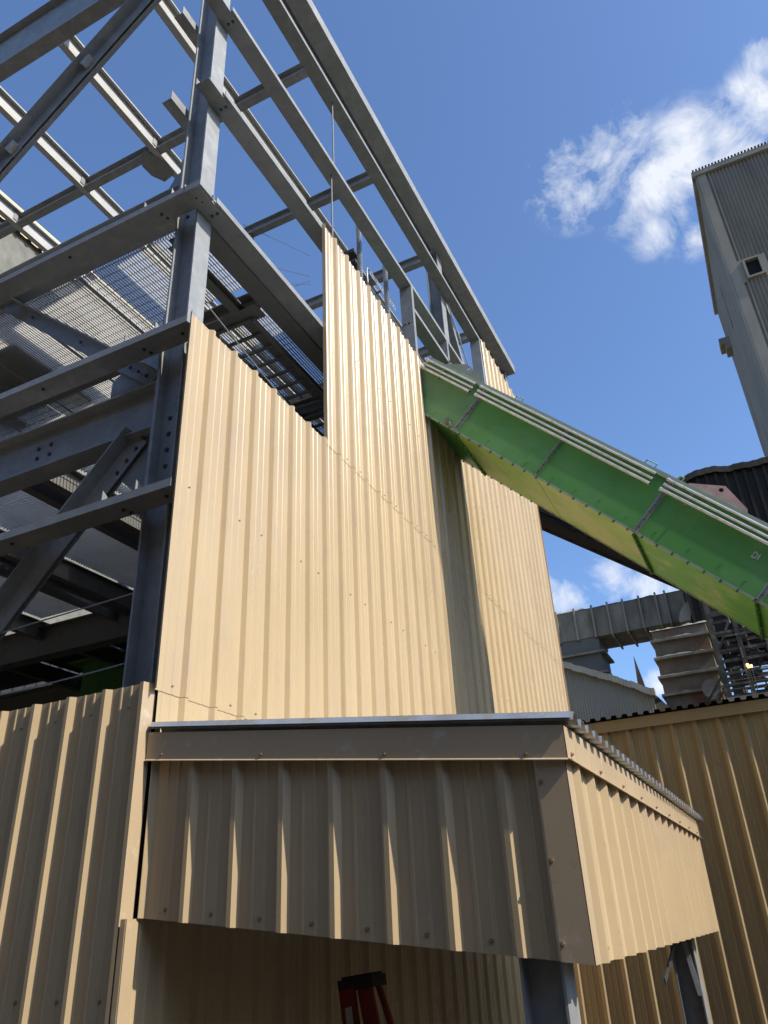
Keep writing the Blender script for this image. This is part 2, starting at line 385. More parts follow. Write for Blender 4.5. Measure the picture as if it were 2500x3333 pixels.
# eave of the long wall
m = M(); m.sweep(chan(.27, .22), (-3.57, 3.3, 11.7), (-3.57, 15.1, 11.7), X, Z); obj('eave_channel', m, GALV, F)
beam('roof_beam', (-3.72, 3.9, 11.83), (-3.72, 15.05, 11.83), .25, .22)
# purlins and cross beams
for x in (-4.88, -6.38, -7.9, -9.45, -10.98):
    zp = [(-.095,0),(.004,0),(.004,.245),(.075,.245),(.075,.225),(.079,.225),(.079,.25),(-.004,.25),(-.004,.005),(-.091,.005),(-.091,.025),(-.095,.025)]
    m = M(); m.sweep(zp, (x, 3.98, 11.0), (x, 15.0, 11.0), X, Z); o = obj('purlin', m, PURL, F)
    if x < -6:
        c = M(); c.box(x+.006, x+.016, 5.78, 5.86, 11.04, 11.22); obj('clip', c, GALV, o)
for (y, x0, x1) in ((5.92, -12.4, -3.6), (8.02, -6.37, -3.6), (10.12, -6.37, -3.6), (12.6, -12.4, -3.6)):
    beam('cross_beam', (x0, y, 11.108), (x1, y, 11.108), .20, .13)
m = M(); m.plate([(-6.65,5.84,10.985),(-6.54,5.80,10.985),(-6.40,6.12,10.985),(-6.42,6.36,10.985),(-6.65,6.40,10.985),(-6.76,6.21,10.985),(-6.77,6.0,10.985)], (0,0,.01)); obj('gusset_plate', m, GALV, F)
m = M(); m.plate([(-3.78,4.02,10.985),(-3.78,4.5,10.985),(-3.95,4.55,10.985),(-4.25,4.2,10.985),(-4.25,4.02,10.985)], (0,0,.01)); obj('gusset_plate', m, GALV, F)
# hanger plates near the second cross beam
m = M(); m.box(-6.36, -6.35, 7.93, 8.12, 10.98, 11.4); m.box(-6.30, -6.05, 7.97, 8.09, 10.93, 10.985); obj('hanger_plate', m, GALV, F)
# braces
def brace(p, q, w1, w2, back=.012):
    p, q = V(p), V(q); d = (q-p).normalized(); a = d.cross(Y).normalized()   # in-plane normal
    if a.z < 0: a = -a
    m = M()
    prof = [(-w1/2, 0), (w1/2, 0), (w1/2, w2), (w1/2-back, w2), (w1/2-back, back), (-w1/2, back)]
    m.sweep(prof, p, q, a, -Y)
    prof = [(-w1/2, .03), (w1/2, .03), (w1/2, w2*.9+.03), (w1/2-back, w2*.9+.03), (w1/2-back, back+.03), (-w1/2, back+.03)]
    m.sweep(prof, p, q, a, Y)
    return obj('brace', m, GALV, F)
br = brace((-9.5, 3.93, 6.55), (-4.05, 3.93, 11.25), .20, .14)
m = M()
for x in (-6.72, -5.62): m.obox(V((x-.02, 3.90, 9.05+(x+6.72)*.863-.13)), V((.06,0,.05)), V((0,.06,0)), V((-.03,0,.035)))
obj('clip', m, DECK, br)
br = brace((-10.4, 3.93, 9.6), (-3.90, 3.93, 4.16), .15, .10)
b = BL()
for x in (-3.97, -4.07, -4.17, -4.85, -5.62): b.bolt((x, 3.90, 4.215+(-3.97-x)*.837), (0,-1,0), .014)
bolts(b, BOLT, br)
br = brace((-8.6, 3.93, -1.25), (-3.97, 3.93, 3.60), .19, .13)
b = BL()
for k in range(3): b.bolt((-4.0-k*.085, 3.915, 3.50-k*.09), (0,-1,0), .014)
bolts(b, BOLT, br)
beam('brace', (-9.2, 7.0, 5.9), (-4.6, 7.0, 4.2), .13, .13, mt=DARKST)
m = M(); m.plate([(-3.78,3.955,4.08),(-3.78,3.955,4.62),(-3.86,3.955,4.64),(-4.42,3.955,4.36),(-4.42,3.955,4.08)], (0,.012,0)); obj('gusset_plate', m, GALV, F)
m = M(); m.plate([(-3.78,3.955,3.60),(-3.78,3.955,3.08),(-3.95,3.955,3.06),(-4.2,3.955,3.3),(-4.25,3.955,3.60)], (0,.012,0)); obj('gusset_plate', m, GALV, F)
m = M(); m.plate([(-3.78,3.955,6.46),(-3.78,3.955,6.85),(-3.95,3.955,6.8),(-4.15,3.955,6.46)], (0,.012,0)); obj('gusset_plate', m, GALV, F)
# opening jambs and header round the conveyor
m = M(); m.sweep(chan(.2, .08), (-3.502, 8.56, 4.40), (-3.502, 8.56, 8.955), X, Y); j = obj('jamb', m, GALV, F)
b = BL(); b.bolt((-3.45, 8.558, 8.2), (0,-1,0), .014); b.bolt((-3.38, 8.558, 8.2), (0,-1,0), .014); bolts(b, BOLT, j)
m = M(); m.sweep(chan(.2, .08), (-3.502, 10.06, 6.0), (-3.502, 10.06, 8.955), X, Y); obj('jamb', m, GALV, F)
m = M(); m.sweep(chan(.2, .08), (-3.502, 12.20, 6.0), (-3.502, 12.20, 10.59), X, Y); obj('jamb', m, GALV, F)
m = M(); m.sweep(chan(.2, .07), (-3.502, 8.645, 8.47), (-3.502, 12.2, 8.47), X, Z); obj('header', m, GALV, F)
m = M(); m.sweep(chan(.2, .07), (-3.502, 8.645, 5.9), (-3.502, 15.05, 5.9), X, Z); obj('header', m, GALV, F)
# vertical plane bracing beyond the opening and its tie rod
m = M(); m.bar((-3.62, 10.86, 11.2), (-3.62, 13.4, 7.2), (1,0,0), .06, .06); obj('brace', m, GALV, F)
m = M(); m.tube((-3.46, 10.86, 10.55), (-3.46, 12.0, 9.35), .012, 8); m.tube((-3.46, 11.25, 10.14), (-3.46, 11.36, 10.02), .024, 8); m.tube((-3.46, 12.0, 9.35), (-3.46, 12.2, 8.9), .012, 8)
obj('tie_rod', m, DECK, F)
# sag rods
m = M(); m.tube((-3.40, 6.26, 8.98), (-3.40, 6.26, 10.62), .011, 8); obj('sag_rod', m, GALVD, F)
m = M(); m.tube((-3.40, 6.19, 7.48), (-3.40, 6.19, 8.98), .011, 8); obj('sag_rod', m, GALVD, F)
# floor framing
for z, d in ((6.0, .2),):
    beam('floor_beam', (-3.62, 4.03, z-.002), (-3.62, 8.5, z-.002), d, .2, mt=GALVD)
    beam('floor_beam', (-3.98, 4.03, 5.93), (-3.98, 15, 5.93), .13, .10, mt=GALVD)
    beam('floor_beam', (-9.9, 4.03, z-.002), (-9.9, 15, z-.002), d, .16, mt=GALVD)
    for y in (5.17, 7.1, 9.4, 11.6): beam('floor_beam', (-9.8, y, z-.02), (-3.74, y, z-.02), .22, .2, mt=GALVD)
for x in (-5.45, -5.72, -7.06, -7.24, -7.52, -8.9, -10.4):
    beam('floor_beam', (x-.0, 4.07, 3.93), (x, 15, 3.93), .25, .10 if x > -7.1 or x < -8 else .05, mt=GALVD)
for y in (7.4, 9.6, 12.2): beam('floor_beam', (-15, y, 3.75), (-3.78, y, 3.75), .45, .2, mt=GALVD)

# ================================================================== FLOOR GRATINGS
def grating(m, x0, x1, y0, y1, z, along='y', sp=.034, t=.009, d=.020, cross=.10):
    if along == 'y':
        x = x0
        while x < x1: m.box(x, x+t, y0, y1, z, z+d); x += sp
        y = y0+.03
        while y < y1: m.box(x0, x1, y-.003, y+.003, z+.018, z+.026); y += cross
        m.box(x0-.006, x0-.001, y0, y1, z, z+d); m.box(x1+.006, x1+.011, y0, y1, z, z+d)
    else:
        y = y0
        while y < y1: m.box(x0, x1, y, y+t, z, z+d); y += sp
        x = x0+.03
        while x < x1: m.box(x-.003, x+.003, y0, y1, z+.018, z+.026); x += cross
UG = thing('grating_floor', 'upper open bar grating floor glowing in the sun behind the corner column', 'grating floor', (-6, 9, 6.1))
xs = [-9.85, -8.93, -8.01, -7.09, -6.17, -5.25, -4.33, -3.72]
for a, b_ in zip(xs[:-1], xs[1:]):
    for (y0, y1) in ((4.06, 5.06), (5.28, 7.0), (7.2, 9.3), (9.5, 11.5), (11.7, 14.6)):
        if -4.4 < a and y0 < 5.1: y1 = 5.0
        m = M(); grating(m, a+.012, b_-.012, y0, y1, 6.10); obj('grating_panel', m, GRATE, UG)
LG = thing('grating_floor', 'lower dark grating floor with a narrow bright strip behind the diagonal brace', 'grating floor', (-8, 9, 4.1))
for (x0, x1, al) in ((-5.40, -3.78, 'x'), (-5.67, -5.47, 'y'), (-7.03, -5.76, 'x'), (-7.20, -7.10, 'y'), (-7.49, -7.28, 'y'), (-8.85, -7.56, 'x'), (-10.35, -8.95, 'x'), (-14.5, -10.45, 'x')):
    for (y0, y1) in ((4.08, 5.55), (5.58, 7.28), (7.52, 9.48), (9.72, 12.08), (12.32, 14.8)):
        m = M()
        if y0 > 7.4 and (al == 'y' or x0 < -7.5): m.box(x0, x1, y0, y1, 4.08, 4.09)  # solid dark plate instead of bars, painting in deep interior shade
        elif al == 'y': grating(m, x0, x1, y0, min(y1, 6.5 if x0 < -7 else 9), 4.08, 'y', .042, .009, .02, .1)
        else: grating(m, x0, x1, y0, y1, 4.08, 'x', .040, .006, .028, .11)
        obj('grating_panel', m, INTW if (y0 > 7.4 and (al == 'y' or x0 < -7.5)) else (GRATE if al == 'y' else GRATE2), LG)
EQ = thing('equipment_skid', 'black equipment skid standing on the upper grating at the left, seen through the bars', 'equipment', (-7.2, 5, 6.14))
m = M(); m.box(-7.95, -6.60, 4.45, 5.15, 6.16, 6.30); m.box(-7.8, -6.75, 4.5, 5.7, 6.55, 7.3); obj('housing', m, BLACK, EQ)
m = M(); m.box(-7.9, -7.75, 5.15, 5.75, 6.16, 6.5); m.box(-6.8, -6.62, 5.15, 5.75, 6.16, 6.5); obj('base_rail', m, BLACK, EQ)
# ladder shaped tray under the upper floor
LT = thing('ladder_tray', 'dark ladder shaped tray hanging under the upper grating floor', 'cable tray', (-4.1, 6, 5.8))
m = M(); m.box(-4.40, -4.36, 5.2, 8.5, 5.80, 5.88); m.box(-3.88, -3.84, 5.2, 8.5, 5.80, 5.855); obj('rail', m, GALVD, LT)
for k in range(14):
    y = 5.2+k*.232; m = M(); m.box(-4.355, -3.885, y-.012, y+.02, 5.82, 5.85); obj('rung', m, GALVD, LT)

# ================================================================== TALL SUNLIT CLADDING WALL
TW = thing('tall_cladding_wall', 'tall sunlit tan ribbed metal wall with stepped top edge and conveyor shadow', 'wall', (-3.3, 9.3, G0))
PH = 3.878-.305
O = (-3.30, 0, 0)
def wall_sheets(y0, y1, zb, zt, lift, zs=(), rnd=.0009):
    s = y0; k = math.floor((y0-PH)/.915)
    edges = [y0]
    e = PH+.305*2-.01
    while e < y1-.05:
        if e > y0+.05: edges.append(e)
        e += .915
    edges.append(y1)
    for a, b in zip(edges[:-1], edges[1:]):
        m = M(); off = lift+random.uniform(0, rnd)+(.0016 if edges.index(a) % 2 else 0)
        aa = a if a == y0 else a-.0
        bb = b if b == y1 else b+.045
        sheet(m, O, Y, X, aa, bb, PH, zb+random.uniform(-.003,.003), zt+random.uniform(-.005,.005), off, fl=.022, minor=.0050)
        for z in zs:
            ss = []
            q = PH+.305*math.ceil((a-PH)/.305)
            while q < b:
                ss.append(q-.10); q += .305
            ss = [t for t in ss if a+.02 < t < b-.02]
            screws(m, O, Y, X, ss, z+random.uniform(-.004,.004), off)
        obj('wall_panel', m, [TAN, SCREW], TW)
wall_sheets(3.66, 15.10, G0+.05, 1.385, .0, (.6,))
wall_sheets(3.60, 15.10, 1.345, 4.405, .004, (1.40, 2.86))
wall_sheets(5.755, 8.65, 4.365, 7.525, .008, (4.42, 5.96, 7.48))
wall_sheets(8.652, 10.07, 4.365, 6.52, .008, (4.42, 5.96))
wall_sheets(10.08, 12.31, 4.365, 7.45, .0085, (4.42, 5.96))
wall_sheets(12.29, 15.10, 4.365, 10.66, .0095, (4.42, 5.96, 7.5, 9.0, 10.6))
m = M(); m.box(-3.345, -3.30, 15.10, 15.108, G0, 10.64); m.box(-3.30, -3.262, 15.10, 15.106, G0, 10.64); obj('corner_trim', m, TAN2, TW)
m = M(); m.box(-3.30, -3.259, 5.747, 5.7535, 4.40, 7.52); obj('edge_trim', m, TAN2, TW)

# ================================================================== LOW SHADED CLADDING WALL (left)
LW = thing('low_cladding_wall', 'shaded tan ribbed metal wall at the lower left with thin sunlit rib edges', 'wall', (-5, 3.6, G0))
PX = -3.337-.027                       # rib top start so that its right edge sits at -3.337
e = -3.337; edges = [e]
while e > -10: e -= .915; edges.append(e)
OW = (0, 3.60, 0)
for k, (b, a) in enumerate(zip(edges[:-1], edges[1:])):
    m = M(); off = .0+random.uniform(0, .001)
    sheet(m, OW, X, -Y, a-.04, b, PX, G0+.05, 1.39, off)
    ss = [PX+.305*j-.10 for j in range(-40, 2)]; ss = [t for t in ss if a+.03 < t < b-.03]
    screws(m, OW, X, -Y, ss, lambda s: 1.25, off, .009); screws(m, OW, X, -Y, [t+.02 for t in ss], -.28, off, .009)
    obj('wall_panel', m, [TAN, SCREW], LW)
m = M(); m.plate([(-3.336,3.5655,.06),(-3.320,3.652,.06),(-3.320,3.652,1.39),(-3.336,3.5655,1.39)], (-.002,0,0)); obj('corner_trim', m, TAN2, LW)
m = M(); m.box(-3.300, -3.292, 3.575, 3.665, G0, .095); m.box(-3.335, -3.300, 3.573, 3.579, G0, .095); obj('corner_trim', m, TAN2, LW)
m = M(); m.box(-3.324, -3.3185, 3.6525, 3.72, .10, 1.55); obj('recess_shade_strip', m, BLACK, LW)  # black strip stands in for canopy shade in the corner recess

# ================================================================== CANOPY
CN = thing('canopy', 'low lean-to canopy clad in tan ribbed sheet, with shaded sloping end wall', 'canopy', (-2, 6, G0))
def rake_t(x): return 1.09+(x+3.32)*(.784-1.09)/(3.32-.83)
def rake_b(x): return .097+(x+3.28)*(-.18-.097)/(3.28-.846)
m = M(); sheet(m, (0,3.68,0), X, -Y, -3.285, -.985, -1.147-.027, rake_b, lambda s: rake_t(s)-.03)
screws(m, (0,3.68,0), X, -Y, [-1.147-.305*k-.15 for k in range(7)], lambda s: rake_b(s)+.05, 0, .0085)
obj('end_wall', m, [TAN, SCREW], CN)
m = M(); m.plate([(-.985,3.645,rake_b(-.985)),(-.846,3.645,-.18),(-.846,3.645,.70),(-.985,3.645,.72)], (0,.0035,0))
m.plate([(-1.00,3.66,rake_b(-1.0)),(-.985,3.645,rake_b(-.985)),(-.985,3.645,.72),(-1.00,3.66,.72)], (0,.003,0))
m.plate([(-.846,3.645,-.18),(-.846,3.75,-.18),(-.846,3.75,.70),(-.846,3.645,.70)], (-.003,0,0))
m.mi = 1
for z in (.55, .22, -.10): m.tube((-.972,3.645,z), (-.972,3.639,z), .011, 8); m.tube((-.972,3.639,z), (-.972,3.632,z), .006, 6)
obj('corner_trim', m, [TAN2, SCREW], CN)
m = M(); sheet(m, (-.86,0,0), Y, X, 3.752, 8.88, 3.80, -.18, .72)
screws(m, (-.86,0,0), Y, X, [3.95+.305*k for k in range(16)], -.13, 0, .0085)
obj('outer_wall', m, [TAN, SCREW], CN)
# end fascia with lip
m = M()
m.plate([(-3.318,3.63,rake_t(-3.318)-.16),(-.828,3.63,.632),(-.828,3.63,.784),(-3.318,3.63,rake_t(-3.318))], (0,.004,0))
m.plate([(-3.318,3.619,rake_t(-3.318)-.168),(-.828,3.619,.624),(-.828,3.63,.632),(-3.318,3.63,rake_t(-3.318)-.16)], (0,.0,.004))
m.mi = 1
for x in (-3.20,-2.5,-1.75,-1.02): zz = rake_t(x)-.13; m.tube((x,3.63,zz),(x,3.624,zz),.011,8); m.tube((x,3.624,zz),(x,3.617,zz),.006,6)
obj('fascia', m, [TAN2, SCREW], CN)
m = M()
m.plate([(-.828,3.63,.632),(-.828,8.96,.632),(-.828,8.96,.784),(-.828,3.63,.784)], (-.004,0,0))
m.plate([(-.828,3.63,.632),(-.828,8.96,.632),(-.808,8.96,.622),(-.808,3.63,.622)], (0,0,.004))
m.mi = 1
for k in range(9): y = 3.7+k*.61; m.tube((-.828,y,.66),(-.822,y,.66),.010,8); m.tube((-.822,y,.66),(-.815,y,.66),.006,6)
obj('fascia', m, [TAN2, SCREW], CN)
# roof deck : ribs run down the slope
m = M(); pts = prof_pts(3.622, 9.05, 3.635, .1524, .040, .016, .062, 0)
def deck_pt(y, d, x, off): return (x, y, rake_t(x)+.014+d+off)
for off in (0, -.002):
    b0 = len(m.v)
    for x in (-3.29, -.775):
        for (s, d) in pts: m.v.append(deck_pt(s, .040-d if False else d, x, off))
    c = len(pts)
    for i in range(c-1): m.f.append([b0+i, b0+i+1, b0+c+i+1, b0+c+i]); m.m.append(0)
rd = obj('roof_deck', m, DECK, CN)
m = M(); m.plate([(-3.30,3.629,rake_t(-3.3)+.058),(-.775,3.629,rake_t(-.775)+.058),(-.775,3.66,rake_t(-.775)+.058),(-3.30,3.66,rake_t(-3.3)+.058)], (0,0,.003))
m.plate([(-3.30,3.612,rake_t(-3.3)+.030),(-.775,3.612,rake_t(-.775)+.030),(-.775,3.628,rake_t(-.775)+.060),(-3.30,3.628,rake_t(-3.3)+.060)], (0,.003,0))
obj('rake_flashing', m, DECK, rd)
for y in (3.75, 6.1, 8.1):
    beam('rafter', (-3.28, y+.12, .80), (-.92, y+.12, .52), .18, .10, up=(.12,0,1), parent=CN)
beam('eave_beam', (-.95, 3.75, .40), (-.95, 8.85, .40), .20, .10, parent=CN)
for (y0, y1) in ((3.71, 3.88), (7.98, 8.18)):
    m = M(); m.sweep(isec(.19, y1-y0, .012, .009), (-1.095, (y0+y1)/2, G0), (-1.095, (y0+y1)/2, .32), Y, X); obj('post', m, GALV, CN)
# loose brace strap and wrench like bracket dangling beyond the outer wall
m = M(); m.bar((-.98, 7.25, -.10), (-1.03, 6.4, -.42), (0,0,1), .02, .004); obj('strap', m, DARKST, CN)
m = M(); m.bar((-1.06, 7.9, -.20), (-1.0, 7.85, -.62), (1,0,0), .02, .004); obj('strap', m, DECK, CN)

# ================================================================== RIGHT BUILDING
RB = thing('annex_building', 'shaded tan ribbed metal building at the right edge with dark scalloped roof edge', 'building', (1, 14, G0))
PR = -.019*11.67+.01-.027
e = -3.2; k = 0
while e < 6:
    for (zb, zt, off) in ((G0+.05, 1.31, 0), (1.28, 2.42, .0025)):
        m = M(); off += random.uniform(0, .001)
        sheet(m, (0,11.70,0), X, -Y, e-.04, e+.915, PR, zb, zt, off)
        ss = [PR+.305*j-.10 for j in range(-20, 30)]; ss = [t for t in ss if e+.02 < t < e+.89]
        screws(m, (0,11.70,0), X, -Y, ss, zb+.09 if zb > 0 else -.2, off, .009)
        obj('wall_panel', m, [TANSHADE, SCREW], RB)
    e += .915
m = M(); m.box(-3.2, 7, 11.648, 11.652, 2.325, 2.475); m.plate([(-3.2,11.63,2.315),(7,11.63,2.315),(7,11.648,2.325),(-3.2,11.648,2.325)], (0,0,.003)); obj('fascia', m, TANSHADE, RB)
m = M(); pts = prof_pts(-3.2, 7, -3.15, .1524, .040, .016, .062, 0)
for off in (0, -.002):
    b0 = len(m.v)
    for (y, z) in ((11.60, 2.492), (20, 2.0)):
        for (s, d) in pts: m.v.append((s, y, z+d+off))
    c = len(pts)
    for i in range(c-1): m.f.append([b0+i, b0+i+1, b0+c+i+1, b0+c+i]); m.m.append(0)
obj('roof_deck', m, GALLERY, RB)
m = M(); m.box(6.9, 7, 11.75, 20, G0, 2.4); m.box(-3.2, 6.9, 19.9, 20, G0, 1.95); obj('side_wall', m, TANSHADE, RB)

# ================================================================== GREEN CONVEYOR
CV = thing('conveyor', 'long enclosed green conveyor sloping down from the tall wall, three conduits on its side', 'conveyor', (4.8, 9.4, G0))
AL = math.atan(1.03); D = V((math.cos(AL), 0, -math.sin(AL))); NN = V((math.sin(AL), 0, math.cos(AL))); OC = V((0, 0, 3.13))
YN, YF, HH = 8.70, 10.05, .80
def cp(t, y, h): return OC+D*t+NN*h+V((0, y, 0))
def tof(x, z): return D.dot(V((x, 0, z))-OC)
J = [-5.33, tof(-2.88, 6.10), tof(-1.86, 5.05), tof(-.80, 3.955), tof(.27, 2.85), tof(1.34, 1.75), tof(2.4,.66), 6.9]
for i in range(len(J)-1):
    a, b_ = J[i]+.006, J[i+1]-.006
    sm = GREENH if i in (0,) else GREEN
    m = M(); m.plate([cp(a,YN,.0),cp(b_,YN,.0),cp(b_,YN,HH),cp(a,YN,HH)], (0,.006,0))
    m.mi = 1
    for r_ in range(2):
        n = 4
        for q in range(n):
            tt = a+(b_-a)*(q+.5)/n+random.uniform(-.06,.06); hh = .14+.27*r_+random.uniform(-.03,.03)
            m.tube(cp(tt,YN,hh), cp(tt,YN-.005,hh), .014, 8)
    obj('side_panel', m, [sm, sm], CV)
    m = M(); m.plate([cp(a,YF,.0),cp(b_,YF,.0),cp(b_,YF,HH),cp(a,YF,HH)], (0,-.006,0)); obj('side_panel', m, sm, CV)
    m = M(); m.plate([cp(a,YN+.007,.0),cp(a,YF-.007,.0),cp(b_,YF-.007,.0),cp(b_,YN+.007,.0)], NN*.006)
    obj('floor_plate', m, (GREEN, GREENU, GREENU, GREENU2, GREENU2, GREENU2, GREENU2)[i], CV)  # undersides past the first section carry painted bounce light
    m = M(); m.plate([cp(a,YN-.03,HH+.001),cp(a,YF+.03,HH+.001),cp(b_,YF+.03,HH+.001),cp(b_,YN-.03,HH+.001)], NN*.006); obj('top_cover', m, GREEN, CV)
# edge rims
for (y, s) in ((YN, -1), (YF, 1)):
    m = M()
    m.plate([cp(J[0],y,-.004),cp(J[-1],y,-.004),cp(J[-1],y+s*.028,-.004),cp(J[0],y+s*.028,-.004)], NN*-.004)
    m.plate([cp(J[0],y+s*.031,HH-.05),cp(J[-1],y+s*.031,HH-.05),cp(J[-1],y+s*.031,HH+.012),cp(J[0],y+s*.031,HH+.012)], (0,s*.004,0))
    m.plate([cp(J[0],y+s*.0075,.001),cp(J[-1],y+s*.0075,.001),cp(J[-1],y+s*.0075,.022),cp(J[0],y+s*.0075,.022)], (0,s*.004,0))
    m.mi = 1
    t = J[1]-.9
    while t < J[-1]-.5:
        p = cp(t, y+s*.016, -.008); m.tube(p, p-NN*.016, .012, 6); p = cp(t, y+s*.016, 0); m.tube(p, p+NN*.012, .012, 6)
        t += .2
    obj('edge_rim', m, [RIM, BOLT], CV)
# joint flanges
for i in (1, 2, 3, 4, 5, 6):
    big = i in (1, 3, 4, 6)
    w = .032 if big else .018
    m = M()
    for s in ((-1, 1) if big else (1,)):
        m.plate([cp(J[i]+s*.004,YN-.055,.03),cp(J[i]+s*.004,YN-.002,.03),cp(J[i]+s*.004,YN-.002,HH-.06),cp(J[i]+s*.004,YN-.055,HH-.06)], D*(s*.005))
    m.plate([cp(J[i]-w,YN-.003,.01),cp(J[i]+w,YN-.003,.01),cp(J[i]+w,YN-.003,HH-.05),cp(J[i]-w,YN-.003,HH-.05)], (0,-.004,0))
    m.mi = 1
    for q in range(6): p = cp(J[i]+.008, YN-.035, .08+q*.11); m.tube(p, p+D*.014, .010, 6)
    obj('joint_flange', m, [DECK, BOLT], CV)
    if big:
        m = M()
        for s in (-1, 1): m.plate([cp(J[i]+s*.004,YN,-.045),cp(J[i]+s*.004,YF,-.045),cp(J[i]+s*.004,YF,-.004),cp(J[i]+s*.004,YN,-.004)], D*(s*.006))
        m.mi = 1
        for q in range(9): p = cp(J[i]+.010, YN+.08+q*.15, -.025); m.tube(p, p+D*.013, .012, 6)
        obj('joint_flange', m, [GREEN, BOLT], CV)
# conduits
segs = [(-5.9, (tof(-2.57,6.63), tof(-2.51,6.66), tof(-2.46,6.72))), None]
H3 = (.592, .66, .735)
ends1 = [tof(-2.57,6.63), tof(-2.51,6.66), tof(-2.46,6.72)]
st2 = [tof(-2.47,6.57), tof(-2.42,6.62), tof(-2.40,6.66)]
ends2 = [tof(-.47,4.53), tof(-.42,4.58), tof(-.38,4.63)]
st3 = [tof(-.39,4.41), tof(-.34,4.45), tof(-.29,4.50)]
for k in range(3):
    h = H3[k]
    for (a, b_) in ((-5.3, ends1[k]), (st2[k], ends2[k]), (st3[k], 3.2+.1*k), (3.3+.1*k, 6.6)):
        m = M(); r = .019 if k == 0 else .016
        m.tube(cp(a,YN-.08,h), cp(b_,YN-.08,h), r, 12)
        m.tube(cp(a,YN-.08,h), cp(a+.035,YN-.08,h), r*1.35, 12)
        o = obj('conduit', m, PIPE, CV, smooth=False)
        e_ = M(); e_.tube(cp(b_-.002,YN-.08,h), cp(b_+.004,YN-.08,h), r*.78, 12); obj('open_end', e_, BLACK, o)
for t in (-4.95, -4.35, J[2], -.85+.0, J[4]-.0, .9, 2.0):
    m = M(); m.plate([cp(t-.015,YN-.055,H3[0]-.03),cp(t+.015,YN-.055,H3[0]-.03),cp(t+.015,YN-.055,H3[2]+.03),cp(t-.015,YN-.055,H3[2]+.03)], (0,.006,0)); m.plate([cp(t-.015,YN-.05,H3[0]-.02),cp(t+.015,YN-.05,H3[0]-.02),cp(t+.015,YN,H3[0]-.02),cp(t-.015,YN,H3[0]-.02)], NN*.004)
    obj('conduit_bracket', m, GALV, CV)
# lifting lugs
def lug(pts, hole, mt, r=.03):
    m = M(); cx_, cz_ = hole
    ring = [(cx_+r*math.cos(2*math.pi*i/12), cz_+r*math.sin(2*math.pi*i/12)) for i in range(12)]
    # plate with hole: bridge outline to ring by angle
    def dense(P_):
        res = []
        for i in range(len(P_)):
            a, b = P_[i], P_[(i+1) % len(P_)]
            for k in range(6): res.append((a[0]+(b[0]-a[0])*k/6, a[1]+(b[1]-a[1])*k/6))
        return res
    outl = dense(pts)
    outl.sort(key=lambda p: math.atan2(p[1]-cz_, p[0]-cx_))
    n = len(outl)
    for y in (8.75, 8.762):
        for i in range(n):
            a, b = outl[i], outl[(i+1) % n]
            def rp(p): t = math.atan2(p[1]-cz_, p[0]-cx_); return (cx_+r*math.cos(t), y, cz_+r*math.sin(t))
            m.face([(a[0], y, a[1]), (b[0], y, b[1]), rp(b), rp(a)])
    for i in range(n):
        a, b = outl[i], outl[(i+1) % n]
        m.face([(a[0],8.75,a[1]),(b[0],8.75,b[1]),(b[0],8.762,b[1]),(a[0],8.762,a[1])])
    return obj('lifting_lug', m, mt, CV)
def ztop(x): return 4.28-1.03*x+.01
lug([(-2.90,7.35),(-2.60,7.22),(-2.55,7.16),(-2.39,6.84),(-2.42,ztop(-2.42)),(-2.95,ztop(-2.95))], (-2.58,7.13), LUG1, .032)
lug([(-.08,4.44),(.29,4.29),(.44,3.95),(.42,ztop(.42)-.01),(-.12,ztop(-.12)-.01)], (.235,4.255), LUG2, .028)
# small handles on the top edge
for (x, w) in ((-1.98,.12), (-.52,.14), (-.20,.05)):
    z = ztop(x); m = M(); a, b_ = V((x,8.72,z)), V((x,8.72,z))+D*w
    m.path([a, a+NN*.07, b_+NN*.07, b_], .008); obj('lift_handle', m, RIM, CV)
# caked dust lump on the lower rim
m = M()
for k in range(6): p = cp(tof(-2.98,6.22)+random.uniform(-.06,.06), YN-.02, .03+random.uniform(0,.06)); m.tube(p, p+V((random.uniform(-.03,.03),-.03,.03)), .025, 6, .012)
obj('dust_lump', m, DUST, CV)
# stencilled letters D I
m = M(); t0, h0, u_ = tof(.43,3.45), .40, .075
def lp(a, h): return cp(t0+a*u_, YN-.003, h0+h*u_)
def stroke(pl, w=.16):
    for (a, b), (c, d) in zip(pl[:-1], pl[1:]):
        dx, dy = c-a, d-b; l = math.hypot(dx, dy); nx, ny = -dy/l*w/2, dx/l*w/2
        m.face([lp(a+nx,b+ny), lp(c+nx,d+ny), lp(c-nx,d-ny), lp(a-nx,b-ny)])
stroke([(0,.05),(0,.42)]); stroke([(0,.58),(0,.95)]); stroke([(0,.97),(.3,.97),(.52,.75),(.52,.56)]); stroke([(0,.03),(.3,.03),(.52,.25),(.52,.44)])
stroke([(.85,.05),(.85,.95)])
obj('stencil_lettering', m, WHITE, CV)

